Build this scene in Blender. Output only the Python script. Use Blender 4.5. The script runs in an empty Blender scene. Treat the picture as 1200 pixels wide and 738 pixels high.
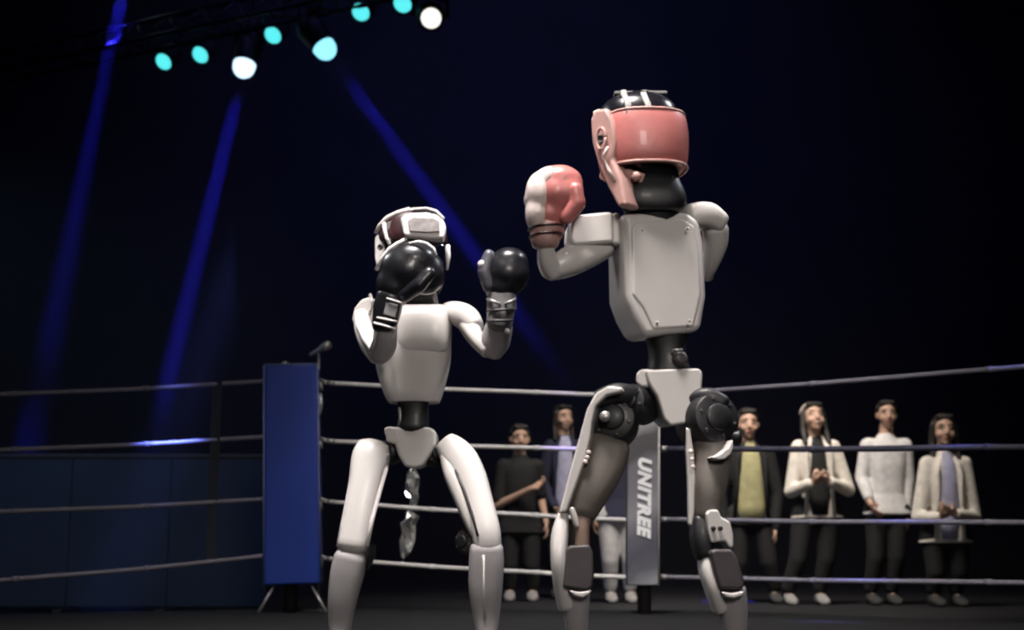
import bpy, bmesh, math, random
from mathutils import Vector, Matrix, Quaternion
random.seed(7)
sc = bpy.context.scene
PI = math.pi

# ------------------------------------------------------------------ camera
CAM_Z = 0.45
FPX = 1600.0
PITCH = math.atan(271.0 / FPX)
cam_d = bpy.data.cameras.new('camera'); cam = bpy.data.objects.new('camera', cam_d)
sc.collection.objects.link(cam)
cam.location = (0, 0, CAM_Z); cam.rotation_euler = (PI / 2 + PITCH, 0, 0)
cam_d.sensor_width = 36.0; cam_d.lens = FPX / 1200 * 36.0; cam_d.clip_end = 100
cam_d.dof.use_dof = True; cam_d.dof.focus_distance = 3.6; cam_d.dof.aperture_fstop = 4.0
sc.camera = cam

# ------------------------------------------------------------------ world, lights, exposure
w = bpy.data.worlds.new('world'); sc.world = w; w.use_nodes = True
w.node_tree.nodes['Background'].inputs[0].default_value = (0.02, 0.022, 0.05, 1)
w.node_tree.nodes['Background'].inputs[1].default_value = 0.03
sc.view_settings.view_transform = 'Standard'; sc.view_settings.look = 'None'
sc.view_settings.gamma = 1; sc.view_settings.use_curve_mapping = False
sc.view_settings.exposure = 0.0
sc.cycles.use_denoising = True
sc.cycles.pixel_filter_type = 'BLACKMAN_HARRIS'; sc.cycles.filter_width = 2.2
sc.cycles.volume_bounces = 0

def aim(o, target):
    o.rotation_euler = (Vector(target) - o.location).to_track_quat('-Z', 'Y').to_euler()

def lamp(kind, name, loc, target, energy, color, **kw):
    d = bpy.data.lights.new(name, kind); d.energy = energy; d.color = color
    for k, v in kw.items(): setattr(d, k, v)
    o = bpy.data.objects.new(name, d); sc.collection.objects.link(o)
    o.location = loc; aim(o, target); return o

# overhead ring rig (above the frame): warm white key, cooler back rims, plus an added front fill
lamp('AREA', 'ring_key_light', (-0.35, 2.5, 4.9), (0.0, 3.7, 0.9), 95, (1, .94, .90), size=1.4, spread=math.radians(70))
lamp('AREA', 'front_fill_light', (0.9, -1.5, 2.6), (0.35, 3.3, 1.0), 9, (1, .92, .85), size=1.0, spread=math.radians(60))  # unseen fill lamp added behind the camera for surfaces facing it
lamp('SPOT', 'rim_light_right', (2.7, 4.3, 3.9), (0.4, 3.3, 0.9), 240, (.9, .93, 1), spot_size=math.radians(42), spot_blend=.6, shadow_soft_size=.25)
lamp('SPOT', 'rim_light_left', (-3.0, 5.0, 3.6), (-.2, 3.6, 0.8), 200, (.95, .96, 1), spot_size=math.radians(45), spot_blend=.6, shadow_soft_size=.25)
lamp('SPOT', 'rope_light', (-.2, 3.6, 5.2), (.6, 7.0, .95), 720, (1, .97, .95), spot_size=math.radians(40), spot_blend=.8, shadow_soft_size=.3)
lamp('AREA', 'crowd_light', (1.3, 9.0, 4.8), (1.6, 11.2, .4), 75, (1, .9, .8), size=2.0, spread=math.radians(70))
lamp('AREA', 'hall_wash_light', (0, 13.5, 8.6), (0, 22, 3.5), 70, (.25, .28, 1), size=6.0, spread=math.radians(140))
lamp('SPOT', 'blue_rope_light', (-.6, 5.4, 3.1), (-1.70, 6.79, .965), 5500, (.16, .22, 1), spot_size=math.radians(7), spot_blend=1.0, shadow_soft_size=.06)
lamp('SPOT', 'blue_rope_light', (3.3, 4.6, 3.2), (1.53, 6.15, .307), 1500, (.16, .2, 1), spot_size=math.radians(5), spot_blend=1.0, shadow_soft_size=.06)
lamp('SPOT', 'violet_rope_light', (.1, 5.5, 3.4), (.27, 6.95, .941), 700, (.3, .2, 1), spot_size=math.radians(5), spot_blend=1.0, shadow_soft_size=.06)
lamp('AREA', 'blue_floor_light', (-4.5, 7.6, 3.4), (-2.0, 9.0, .5), 9, (.4, .6, 1), size=1.0, spread=math.radians(90))

# ------------------------------------------------------------------ pixel -> world
FW = Vector((0, math.cos(PITCH), math.sin(PITCH))); UP = Vector((0, -math.sin(PITCH), math.cos(PITCH)))
CAM = Vector((0, 0, CAM_Z))
def ray(px, py): return FW * FPX + Vector((1, 0, 0)) * (px - 600) + UP * (369 - py)
def un(px, py, Y):
    d = ray(px, py); return CAM + d * (Y / d.y)
def mpp(Y): return Y / FPX / math.cos(PITCH)
CANVAS_Z = 0.12

# ------------------------------------------------------------------ materials
MATS = {}
def mat(name, col, rough=.5, metal=0.0, var=.12, scale=12, bump=.0, coat=0.0, emit=None, estr=0, sheen=0):
    if name in MATS: return MATS[name]
    m = bpy.data.materials.new(name); m.use_nodes = True
    nt = m.node_tree; b = nt.nodes['Principled BSDF']
    tc = nt.nodes.new('ShaderNodeTexCoord'); n = nt.nodes.new('ShaderNodeTexNoise')
    n.inputs['Scale'].default_value = scale; n.inputs['Detail'].default_value = 4
    nt.links.new(tc.outputs['Object'], n.inputs['Vector'])
    r = nt.nodes.new('ShaderNodeValToRGB')
    r.color_ramp.elements[0].position = .3; r.color_ramp.elements[1].position = .7
    r.color_ramp.elements[0].color = (*[c * (1 - var) for c in col], 1)
    r.color_ramp.elements[1].color = (*[min(1, c * (1 + var)) for c in col], 1)
    nt.links.new(n.outputs['Fac'], r.inputs['Fac']); nt.links.new(r.outputs['Color'], b.inputs['Base Color'])
    b.inputs['Roughness'].default_value = rough; b.inputs['Metallic'].default_value = metal
    b.inputs['Coat Weight'].default_value = coat
    if sheen: b.inputs['Sheen Weight'].default_value = sheen
    if bump:
        bp = nt.nodes.new('ShaderNodeBump'); bp.inputs['Strength'].default_value = bump; bp.inputs['Distance'].default_value = .01
        n2 = nt.nodes.new('ShaderNodeTexNoise'); n2.inputs['Scale'].default_value = scale * 6
        nt.links.new(tc.outputs['Object'], n2.inputs['Vector'])
        nt.links.new(n2.outputs['Fac'], bp.inputs['Height']); nt.links.new(bp.outputs['Normal'], b.inputs['Normal'])
    if emit:
        b.inputs['Emission Color'].default_value = (*emit, 1); b.inputs['Emission Strength'].default_value = estr
    MATS[name] = m; return m

M_WHITE = mat('white_shell', (.60, .57, .555), .38, var=.04, scale=6, coat=.15)
M_PALE = mat('pale_shell', (.55, .52, .50), .42, var=.05, scale=8)
M_TAUPE = mat('taupe_shell', (.13, .112, .10), .5, var=.08)
M_BLACK = mat('black_plastic', (.009, .009, .011), .48, var=.2, coat=.05)
M_GLOSS = mat('black_gloss', (.006, .006, .009), .25, var=.2, coat=.25)
M_DARK = mat('dark_grey_plastic', (.05, .042, .045), .5, var=.15)
M_GREY = mat('grey_metal', (.35, .34, .34), .35, metal=.6, var=.1)
M_PINK = mat('pink_leather', (.50, .165, .155), .42, var=.08, scale=10, bump=.05, coat=.15)
M_PALEPINK = mat('pale_pink_leather', (.46, .27, .245), .45, var=.1, scale=14, bump=.05)
M_STRIP = mat('white_leather', (.72, .61, .58), .4, var=.06, bump=.05)
M_BGLOVE = mat('black_leather', (.008, .008, .011), .33, var=.25, bump=.06, coat=.2)
M_MAROON = mat('maroon_leather', (.032, .008, .011), .4, var=.15)
M_HGREY = mat('grey_print_leather', (.22, .20, .20), .5, var=.35, scale=60)
M_STRAP = mat('grey_strap', (.17, .165, .17), .55, var=.2, bump=.1)
M_SHANK = mat('grey_shell', (.34, .32, .325), .45, var=.05, scale=8)
M_WHITEL = mat('white_trim_leather', (.74, .70, .69), .4, var=.06, bump=.05)
M_GSTRAP = mat('grey_crown_strap', (.26, .255, .24), .55, var=.15, bump=.1)
M_TAN = mat('tan_link', (.22, .15, .12), .5, var=.1)
M_SILVER = mat('silver_foil', (.85, .84, .82), .22, metal=.9, var=.05)
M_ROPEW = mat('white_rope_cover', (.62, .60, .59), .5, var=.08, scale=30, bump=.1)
M_ROPEGDIM = mat('dimmed_grey_rope_cover', (.21, .20, .245), .5, var=.1, scale=30, bump=.1)  # grey also stands in for the weak light on the side ropes
M_ROPEN = mat('navy_rope_cover', (.055, .055, .085), .5, var=.1, scale=30, bump=.1)
M_BLUEPAD = mat('blue_vinyl', (.022, .055, .34), .42, var=.1, scale=4, bump=.02)
M_BLUEEDGE = mat('blue_piping', (.16, .18, .34), .4, var=.1)
M_CANVAS = mat('dark_canvas', (.005, .005, .006), .95, var=.2, scale=4, bump=.1)
M_APRON = mat('apron_cloth', (.012, .012, .018), .8, var=.2)
M_FLOOR = mat('hall_floor', (.008, .008, .011), .6, var=.25, scale=2)
M_WALL = mat('hall_wall', (.035, .036, .05), .9, var=.2, scale=1.2)
M_TRUSS = mat('black_truss', (.03, .03, .032), .5, metal=.5, var=.2)
M_BARRIER = mat('barrier_cloth', (.035, .05, .085), .85, var=.15, scale=3)
M_TEAL = mat('teal_lens', (.1, .6, .6), .3, emit=(.10, .80, .82), estr=1.15)
M_BLUEWHITE = mat('bluewhite_lens', (.5, .6, .9), .3, emit=(.55, .78, 1), estr=1.9)
M_CYANW = mat('cyanwhite_lens', (.5, .8, .9), .3, emit=(.28, .80, 1), estr=1.4)
M_WARMW = mat('warmwhite_lens', (.8, .8, .75), .3, emit=(.95, .90, .84), estr=1.5)
M_LETTER = mat('white_print', (.92, .91, .92), .6, var=.04)
M_SKIN = mat('skin', (.50, .315, .235), .5, var=.06, scale=20)
M_HAIR = mat('black_hair', (.012, .009, .008), .5, var=.3, scale=60, bump=.3)
M_EYEW = mat('eye_white', (.6, .58, .55), .3, var=.02)
M_EYED = mat('eye_dark', (.01, .008, .007), .25, var=.02)
M_LIP = mat('lips', (.36, .12, .10), .45, var=.06)
M_TEETH = mat('teeth', (.62, .6, .55), .35, var=.03)
def cloth(name, c): return mat(name, c, .85, var=.14, scale=18, bump=.2)
C_BLACK = cloth('black_cloth', (.007, .007, .008)); C_NAVY = cloth('navy_cloth', (.014, .016, .04))
C_OLIVE = cloth('olive_cloth', (.34, .32, .17)); C_CREAM = cloth('cream_knit', (.68, .64, .58))
C_GREYC = cloth('pale_grey_cloth', (.42, .41, .42)); C_LILAC = cloth('pale_blue_cloth', (.36, .36, .50))
C_SHOE = cloth('light_shoe', (.22, .21, .21)); C_DSHOE = cloth('dark_shoe', (.03, .03, .03))
C_WHITE = cloth('white_cloth', (.66, .65, .65))

# ------------------------------------------------------------------ object helpers
WPOS = {}
def link_mesh(name, me, m, parent=None, smooth=True, origin=None):
    """mesh given in world coordinates; becomes one object with a local origin"""
    vs = [v.co for v in me.vertices]
    lo = Vector((min(v[i] for v in vs) for i in range(3))); hi = Vector((max(v[i] for v in vs) for i in range(3)))
    c = origin or ((lo + hi) / 2 if parent else Vector(((lo.x + hi.x) / 2, (lo.y + hi.y) / 2, lo.z)))
    me.transform(Matrix.Translation(-c))
    me.materials.clear(); me.materials.append(m)
    for p in me.polygons: p.use_smooth = smooth
    o = bpy.data.objects.new(name, me); sc.collection.objects.link(o)
    if parent:
        o.parent = parent; o.location = c - WPOS[parent]
    else: o.location = c
    WPOS[o] = c
    return o
def obj(name, bm, m, parent=None, smooth=True, bevel=0, subsurf=0, seg=3):
    bmesh.ops.recalc_face_normals(bm, faces=bm.faces)
    me = bpy.data.meshes.new(name); bm.to_mesh(me); bm.free()
    o = link_mesh(name, me, m, parent, smooth)
    if bevel:
        b = o.modifiers.new('bevel', 'BEVEL'); b.width = bevel; b.segments = seg; b.limit_method = 'ANGLE'
        b.angle_limit = math.radians(28); b.harden_normals = True
    if subsurf:
        s = o.modifiers.new('subsurf', 'SUBSURF'); s.levels = subsurf; s.render_levels = subsurf
    return o
def tag(o, label, cat, group=None, kind=None):
    o['label'] = label; o['category'] = cat
    if group: o['group'] = group
    if kind: o['kind'] = kind
    return o
def thing(name, label, cat, loc, group=None):
    o = bpy.data.objects.new(name, None); sc.collection.objects.link(o)
    o.location = loc; o.empty_display_size = .1; WPOS[o] = Vector(loc)
    return tag(o, label, cat, group)
def struct(name, bm, m, **k):
    o = obj(name, bm, m, None, **k); o['kind'] = 'structure'; return o

# ------------------------------------------------------------------ shape helpers
def ring(c, u, v, ru, rv, n=2.0, N=20):
    out = []
    for i in range(N):
        a = 2 * PI * i / N; ca, sa = math.cos(a), math.sin(a)
        out.append(c + u * (ru * math.copysign(abs(ca) ** (2 / n), ca)) + v * (rv * math.copysign(abs(sa) ** (2 / n), sa)))
    return out
def skin_rings(bm, rings, cap=True, closed=False):
    R = [[bm.verts.new(p) for p in r] for r in rings]
    N = len(R[0]); L = len(R)
    for a in range(L if closed else L - 1):
        A, B = R[a], R[(a + 1) % L]
        for i in range(N):
            bm.faces.new((A[i], A[(i + 1) % N], B[(i + 1) % N], B[i]))
    if cap and not closed:
        bm.faces.new(R[0][::-1]); bm.faces.new(R[-1])
def catmull(P, sub):
    out = []
    for i in range(len(P) - 1):
        p0, p1, p2, p3 = P[max(i - 1, 0)], P[i], P[i + 1], P[min(i + 2, len(P) - 1)]
        for k in range(sub):
            t = k / sub
            out.append(tuple(.5 * (2 * b + (c - a) * t + (2 * a - 5 * b + 4 * c - d) * t * t + (3 * b - a - 3 * c + d) * t ** 3)
                             for a, b, c, d in zip(p0, p1, p2, p3)))
    out.append(tuple(P[-1])); return out
def pxlimb(bm, rows, n=2.4, N=20, sub=4, ends=.6):
    """rows: (px, py, Y, half width in px, half depth in m); a lofted limb along the given points"""
    pts = []
    for (px, py, Y, hw, hd) in rows:
        c = un(px, py, Y); pts.append((c.x, c.y, c.z, hw * mpp(Y), hd))
    if sub > 1: pts = catmull(pts, sub)
    C = [Vector(p[:3]) for p in pts]; rings = []
    for i, p in enumerate(pts):
        t = (C[min(i + 1, len(C) - 1)] - C[max(i - 1, 0)]).normalized()
        view = Vector((0, 1, 0))
        u = t.cross(view)
        if u.length < .2: u = t.cross(Vector((0, 0, 1)))
        u.normalize(); v = t.cross(u).normalized()
        rings.append((C[i], u, v, max(p[3], .002), max(p[4], .002), t))
    R = []
    if ends:
        c, u, v, a, b, t = rings[0]; h = min(a, b) * ends
        for k in (0.0, .35, .7): R.append(ring(c - t * h * math.cos(k * PI / 2), u, v, a * max(math.sin(k * PI / 2), .15), b * max(math.sin(k * PI / 2), .15), n, N))
    for c, u, v, a, b, t in rings: R.append(ring(c, u, v, a, b, n, N))
    if ends:
        c, u, v, a, b, t = rings[-1]; h = min(a, b) * ends
        for k in (.7, .35, 0.0): R.append(ring(c + t * h * math.cos(k * PI / 2), u, v, a * max(math.sin(k * PI / 2), .15), b * max(math.sin(k * PI / 2), .15), n, N))
    skin_rings(bm, R)
def limb(name, rows, m, parent, n=2.4, N=20, sub=4, ends=.6):
    bm = bmesh.new(); pxlimb(bm, rows, n, N, sub, ends); return obj(name, bm, m, parent)
def rows_loft(bm, rows, Y, n=2.6, yaw=0, N=28, sub=3, roll=0):
    """rows: (py, xl, xr, half depth m[, dY]); a stack of horizontal sections"""
    P = []
    for r in rows:
        py, xl, xr, hd = r[:4]; dy = r[4] if len(r) > 4 else 0
        c = un((xl + xr) / 2, py, Y + dy - hd * .75); q = un((xl + xr) / 2, py, Y + dy); P.append((q.x, q.y, c.z, (xr - xl) / 2 * mpp(Y + dy), hd))
    if sub > 1: P = catmull(P, sub)
    u = Vector((math.cos(yaw), math.sin(yaw), 0)); v = Vector((-math.sin(yaw), math.cos(yaw), 0))
    if roll: u = Quaternion(v, roll) @ u
    R = [ring(Vector(p[:3]), u, v, max(p[3], .001), max(p[4], .001), n, N) for p in P]
    skin_rings(bm, R); return R
def rloft(name, rows, Y, m, parent, **k):
    bm = bmesh.new(); rows_loft(bm, rows, Y, **k); return obj(name, bm, m, parent)
def plane_pts(pts, Y, yaw=0, tilt=0):
    """pixels onto the plane through the outline's middle, turned by yaw about the vertical and tilt about X"""
    ax = sum(p[0] for p in pts) / len(pts); ay = sum(p[1] for p in pts) / len(pts)
    A = un(ax, ay, Y); nrm = Vector((math.sin(yaw), -math.cos(yaw) * math.cos(tilt), math.sin(tilt)))
    out = []
    for p in pts:
        d = ray(*p); t = (A - CAM).dot(nrm) / d.dot(nrm); out.append(CAM + d * t)
    return out, nrm
def slab_bm(pts, Y, thick, yaw=0, tilt=0, taper=1.0):
    P, nrm = plane_pts(pts, Y, yaw, tilt); bm = bmesh.new()
    c = sum(P, Vector()) / len(P)
    A = [bm.verts.new(p) for p in P]; B = [bm.verts.new(c + (p - c) * taper - nrm * thick) for p in P]
    N = len(P)
    bm.faces.new(A); bm.faces.new(B[::-1])
    for i in range(N): bm.faces.new((A[i], B[i], B[(i + 1) % N], A[(i + 1) % N]))
    return bm
def slab(name, pts, Y, thick, m, parent, yaw=0, tilt=0, bevel=.008, taper=1.0, seg=3):
    return obj(name, slab_bm(pts, Y, thick, yaw, tilt, taper), m, parent, bevel=bevel, seg=seg)
def lathe_bm(c, axis, prof, N=24, bm=None):
    """prof: (distance along axis, radius)"""
    axis = Vector(axis).normalized(); u = axis.orthogonal().normalized(); v = axis.cross(u)
    b = bm or bmesh.new()
    skin_rings(b, [ring(Vector(c) + axis * d, u, v, max(r, .0005), max(r, .0005), 2, N) for d, r in prof]); return b
def lathe(name, c, axis, prof, m, parent, N=24, smooth=True):
    o = obj(name, lathe_bm(c, axis, prof, N), m, parent, smooth)
    b = o.modifiers.new('bevel', 'BEVEL'); b.width = .002; b.segments = 2; b.limit_method = 'ANGLE'; b.angle_limit = math.radians(35); b.harden_normals = True
    return o
def tube_bm(pts, r, N=10, bm=None):
    b = bm or bmesh.new(); C = [Vector(p) for p in pts]; R = []
    for i, c in enumerate(C):
        t = (C[min(i + 1, len(C) - 1)] - C[max(i - 1, 0)]).normalized()
        u = t.cross(Vector((.13, .31, .94)))
        u.normalize(); v = t.cross(u)
        rr = r[i] if isinstance(r, (list, tuple)) else r
        R.append(ring(c, u, v, rr, rr, 2, N))
    skin_rings(b, R); return b
def box_bm(c, s, rot=None, bm=None):
    b = bm or bmesh.new(); M = Matrix.Translation(Vector(c)) @ (rot.to_matrix().to_4x4() if rot else Matrix()) @ Matrix.Diagonal((*s, 1))
    bmesh.ops.create_cube(b, size=1, matrix=M); return b
def ell(bm, c, r, rot=None, seg=20):
    M = Matrix.Translation(Vector(c)) @ (rot.to_matrix().to_4x4() if rot else Matrix()) @ Matrix.Diagonal((*r, 1))
    bmesh.ops.create_uvsphere(bm, u_segments=seg, v_segments=seg // 2 + 2, radius=1, matrix=M)
def cap(bm, a, ra, b, rb, N=12):
    """round ended tapering capsule, for voxel unions"""
    a, b = Vector(a), Vector(b); t = b - a
    if t.length < 1e-5: return
    t.normalize(); u = t.orthogonal().normalized(); v = t.cross(u); R = []
    for k in range(4):
        th = PI / 2 * (1 - k / 4); R.append(ring(a - t * ra * math.sin(th), u, v, max(ra * math.cos(th), .0008), max(ra * math.cos(th), .0008), 2, N))
    R.append(ring(a, u, v, ra, ra, 2, N)); R.append(ring(b, u, v, rb, rb, 2, N))
    for k in range(1, 5):
        th = PI / 2 * k / 4; R.append(ring(b + t * rb * math.sin(th), u, v, max(rb * math.cos(th), .0008), max(rb * math.cos(th), .0008), 2, N))
    skin_rings(bm, R)
def voxel(name, bm, m, parent, size=.006, smooth_it=4):
    """union all shells of bm into one continuous surface"""
    bmesh.ops.recalc_face_normals(bm, faces=bm.faces)
    me = bpy.data.meshes.new(name); bm.to_mesh(me); bm.free()
    t = bpy.data.objects.new('tmp', me); sc.collection.objects.link(t)
    r = t.modifiers.new('r', 'REMESH'); r.mode = 'VOXEL'; r.voxel_size = size
    s = t.modifiers.new('s', 'SMOOTH'); s.factor = .5; s.iterations = smooth_it
    dg = bpy.context.evaluated_depsgraph_get(); dg.update()
    me2 = bpy.data.meshes.new_from_object(t.evaluated_get(dg)); me2.name = name
    bpy.data.objects.remove(t); bpy.data.meshes.remove(me)
    return link_mesh(name, me2, m, parent)

# ------------------------------------------------------------------ the setting
b = bmesh.new(); box_bm((0, 8, -.05), (28, 32, .1), bm=b); struct('floor', b, M_FLOOR)
b = bmesh.new(); box_bm((0, 23.1, 5.5), (28, .2, 11), bm=b); struct('wall_back', b, M_WALL)
b = bmesh.new(); box_bm((-13.9, 8, 5.5), (.2, 30, 11), bm=b); struct('wall_left', b, M_WALL)
b = bmesh.new(); box_bm((13.9, 8, 5.5), (.2, 30, 11), bm=b); struct('wall_right', b, M_WALL)
b = bmesh.new(); box_bm((0, 8, 11.05), (28, 32, .1), bm=b); struct('ceiling', b, M_WALL)
# raised ring floor
ringc = [(-4.6, -1.5), (4.6, -1.5), (4.4, 4.0), (1.15, 7.25), (-1.25, 7.5), (-4.4, 5.9)]
b = bmesh.new()
lo = [b.verts.new((x, y, .0)) for x, y in ringc]; hi = [b.verts.new((x, y, CANVAS_Z - .012)) for x, y in ringc]
for i in range(6): b.faces.new((lo[i], lo[(i + 1) % 6], hi[(i + 1) % 6], hi[i]))
b.faces.new(hi); b.faces.new(lo[::-1])
plat = tag(obj('ring_platform', b, M_APRON, smooth=False), 'low dark boxing ring platform with a black canvas deck under both robots', 'ring')
b = bmesh.new()
lo = [b.verts.new((x, y, CANVAS_Z - .012)) for x, y in ringc]; hi = [b.verts.new((x, y, CANVAS_Z)) for x, y in ringc]
for i in range(6): b.faces.new((lo[i], lo[(i + 1) % 6], hi[(i + 1) % 6], hi[i]))
b.faces.new(hi); b.faces.new(lo[::-1])
obj('canvas', b, M_CANVAS, plat, smooth=False)

# ------------------------------------------------------------------ ropes
def rope(a, bb, sag, r, m, label, tb=None):
    A, B = un(*a), un(*bb); pts = []
    for i in range(25):
        t = i / 24; p = A.lerp(B, t); p.z -= sag * 4 * t * (1 - t); p.z += .0012 * math.sin(i * .55); pts.append(p)
    o = tag(obj('ring_rope', tube_bm(pts, r, 10), m), label, 'rope', 'ropes round the boxing ring')
    # collars where the cover is taped, and the turnbuckle at the post
    for k in ((8, 16) if tb else (10,)):
        d = (pts[k + 1] - pts[k]).normalized()
        obj('tape_collar', tube_bm([pts[k] - d * .016, pts[k] + d * .016], r * 1.22, 10), m, o)
    for e in (tb or ()):
        P = pts[0] if e == 0 else pts[-1]; d = (pts[1] - pts[0]).normalized() * (1 if e == 0 else -1)
        bm = tube_bm([P - d * .05, P + d * .0], .007, 8); tube_bm([P - d * .012, P + d * .03], r * 1.25, 10, bm)
        obj('turnbuckle', bm, M_GREY, o)
    return o
R1 = .0112
ordn = ['top', 'second', 'third', 'bottom']
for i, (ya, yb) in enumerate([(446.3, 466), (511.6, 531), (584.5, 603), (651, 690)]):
    rope((313, ya, 7.0), (-150, yb, 6.2), .012, R1, M_ROPEGDIM, '%s rope running left from the blue corner pad' % ordn[i], (0,))
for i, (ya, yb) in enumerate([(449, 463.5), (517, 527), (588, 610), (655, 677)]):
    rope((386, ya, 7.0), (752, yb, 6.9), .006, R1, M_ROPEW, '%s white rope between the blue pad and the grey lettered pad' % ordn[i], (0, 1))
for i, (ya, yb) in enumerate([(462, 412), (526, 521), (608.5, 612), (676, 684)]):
    rope((776, ya, 6.85), (1406, yb, 5.3), .006, R1 * (1.25 if i == 1 else 1), [M_ROPEGDIM, M_ROPEN, M_ROPEGDIM, M_ROPEGDIM][i],
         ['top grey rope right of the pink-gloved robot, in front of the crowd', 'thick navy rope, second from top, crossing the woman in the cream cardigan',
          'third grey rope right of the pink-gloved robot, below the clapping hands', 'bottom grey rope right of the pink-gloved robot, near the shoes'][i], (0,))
# spacer strap tying the left ropes together
p0, p1 = un(252, 447, 6.88), un(249, 662, 6.88)
b = box_bm((p0 + p1) / 2, (.05, .004, (p0 - p1).length), None)
tag(obj('spacer_strap', b, mat('dark_strap', (.014, .018, .03), .8, bump=.2), bevel=.001), 'dark vertical spacer strap tying the ropes left of the blue pad', 'strap')

# ------------------------------------------------------------------ blue corner pad
pad_b = un(342, 690, 7.0)
t = thing('corner_pad', 'tall blue vinyl corner pad on splayed legs, left of the robots', 'corner pad', (pad_b.x, pad_b.y, CANVAS_Z))
slab('pad_cover', [(310, 428), (371, 427), (375, 684), (309, 686)], 6.93, .14, M_BLUEPAD, t, bevel=.014)
for pts in ([(309.5, 428), (309, 686)], [(372.0, 427), (375.5, 684)]):
    obj('piping', tube_bm([un(*pts[0], 6.94), un(*pts[1], 6.94)], .0055, 8), M_BLUEEDGE, t)
obj('piping', tube_bm([un(310, 427.5, 6.94), un(372, 426.5, 6.94)], .005, 8), M_BLUEEDGE, t)
lathe('top_knob', un(334, 428, 7.0), (0, 0, 1), [(0, .02), (.012, .02), (.02, .012), (.024, .004)], M_GREY, t)
pa = un(342, 640, 7.04)
obj('post', tube_bm([(pa.x, pa.y, CANVAS_Z), (pa.x, pa.y, un(342, 430, 7.04).z)], .035, 14), M_DARK, t)
for a, c in (((324, 682), (303, 712)), ((363, 682), (383, 712))):
    A = un(*a, 6.97); Bp = un(*c, 6.9); Bp.z = CANVAS_Z + .008
    obj('leg', tube_bm([A, Bp], .0085, 10), M_GREY, t)
for y in (449, 517, 588, 655):
    bm = tube_bm([un(373, y - 5, 7.0), un(388, y, 7.0)], .008, 8); tube_bm([un(375, y - 1, 6.98), un(377, y + 9, 6.98)], .009, 8, bm)
    obj('hook', bm, M_GREY, t)
bm = tube_bm([un(375.5, 461, 6.95), un(376, 472, 6.95), un(375, 486, 6.95)], [.009, .012, .006], 8)
obj('shackle', bm, mat('bright_steel', (.6, .62, .66), .25, metal=.7), t)
# microphone on its thin pole
mb = un(374, 690, 7.12)
t = thing('microphone_stand', 'thin pole with a small grey microphone tilted above the blue pad', 'microphone', (mb.x, mb.y, CANVAS_Z))
obj('pole', tube_bm([(mb.x, mb.y, CANVAS_Z), tuple(un(374, 444, 7.12)), tuple(un(373.4, 414, 7.12))], .006, 8), M_GREY, t)
lathe('stand_base', (mb.x, mb.y, CANVAS_Z), (0, 0, 1), [(0, .09), (.012, .09), (.02, .06), (.022, .01)], M_DARK, t)
A, Bm = un(362.5, 416.5, 7.12), un(388, 402.5, 7.12)
mic = obj('microphone', tube_bm([A, A.lerp(Bm, .12), A.lerp(Bm, .5), A.lerp(Bm, .58), A.lerp(Bm, .75), A.lerp(Bm, .95), Bm], [.006, .011, .014, .02, .026, .022, .01], 14), M_GREY, t)
obj('grille', tube_bm([A.lerp(Bm, .6), A.lerp(Bm, .62)], [.0275, .0275], 14), M_DARK, mic)

# ------------------------------------------------------------------ grey lettered corner pad
gb = un(755, 690, 6.85)
t = thing('corner_pad', 'grey banner pad with white vertical lettering, behind the pink-gloved robot', 'corner pad', (gb.x, gb.y, CANVAS_Z))
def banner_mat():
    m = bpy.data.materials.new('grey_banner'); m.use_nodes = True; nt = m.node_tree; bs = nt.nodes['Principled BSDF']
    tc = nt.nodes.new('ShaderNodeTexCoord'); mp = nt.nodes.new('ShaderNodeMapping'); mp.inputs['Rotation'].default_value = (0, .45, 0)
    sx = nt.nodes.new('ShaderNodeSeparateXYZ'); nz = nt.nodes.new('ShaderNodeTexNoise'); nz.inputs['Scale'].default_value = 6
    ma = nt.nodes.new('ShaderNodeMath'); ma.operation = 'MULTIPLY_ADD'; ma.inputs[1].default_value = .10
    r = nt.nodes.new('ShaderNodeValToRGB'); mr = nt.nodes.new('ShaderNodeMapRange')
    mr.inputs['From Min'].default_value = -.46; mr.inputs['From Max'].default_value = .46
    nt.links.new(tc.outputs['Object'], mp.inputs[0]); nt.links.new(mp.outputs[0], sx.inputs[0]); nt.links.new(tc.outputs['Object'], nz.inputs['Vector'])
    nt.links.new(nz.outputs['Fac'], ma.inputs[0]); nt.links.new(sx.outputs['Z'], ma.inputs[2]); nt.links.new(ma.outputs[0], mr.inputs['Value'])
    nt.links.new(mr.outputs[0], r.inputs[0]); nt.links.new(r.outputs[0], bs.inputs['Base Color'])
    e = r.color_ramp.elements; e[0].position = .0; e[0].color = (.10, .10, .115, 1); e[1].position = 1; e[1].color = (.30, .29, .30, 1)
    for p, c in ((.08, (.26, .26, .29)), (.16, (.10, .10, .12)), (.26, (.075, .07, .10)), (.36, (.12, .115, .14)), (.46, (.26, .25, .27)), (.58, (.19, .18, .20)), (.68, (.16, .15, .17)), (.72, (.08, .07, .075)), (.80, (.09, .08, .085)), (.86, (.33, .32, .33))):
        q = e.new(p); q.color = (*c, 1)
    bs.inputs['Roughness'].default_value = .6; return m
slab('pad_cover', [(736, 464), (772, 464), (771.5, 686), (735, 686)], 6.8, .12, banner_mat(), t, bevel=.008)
obj('piping', tube_bm([un(772.5, 464, 6.8), un(772, 686, 6.8)], .005, 8), M_PALE, t)
gp = un(754, 640, 6.9)
obj('post', tube_bm([(gp.x, gp.y, CANVAS_Z), (gp.x, gp.y, un(754, 466, 6.9).z)], .035, 14), M_DARK, t)
cu = bpy.data.curves.new('lettering', 'FONT'); cu.body = 'UNITREE'; cu.size = .1; cu.shear = .32; cu.offset = .0065; cu.extrude = .001
cu.align_x = 'CENTER'; cu.align_y = 'CENTER'; cu.space_character = 1.15
to = bpy.data.objects.new('tmp', cu); sc.collection.objects.link(to)
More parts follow.
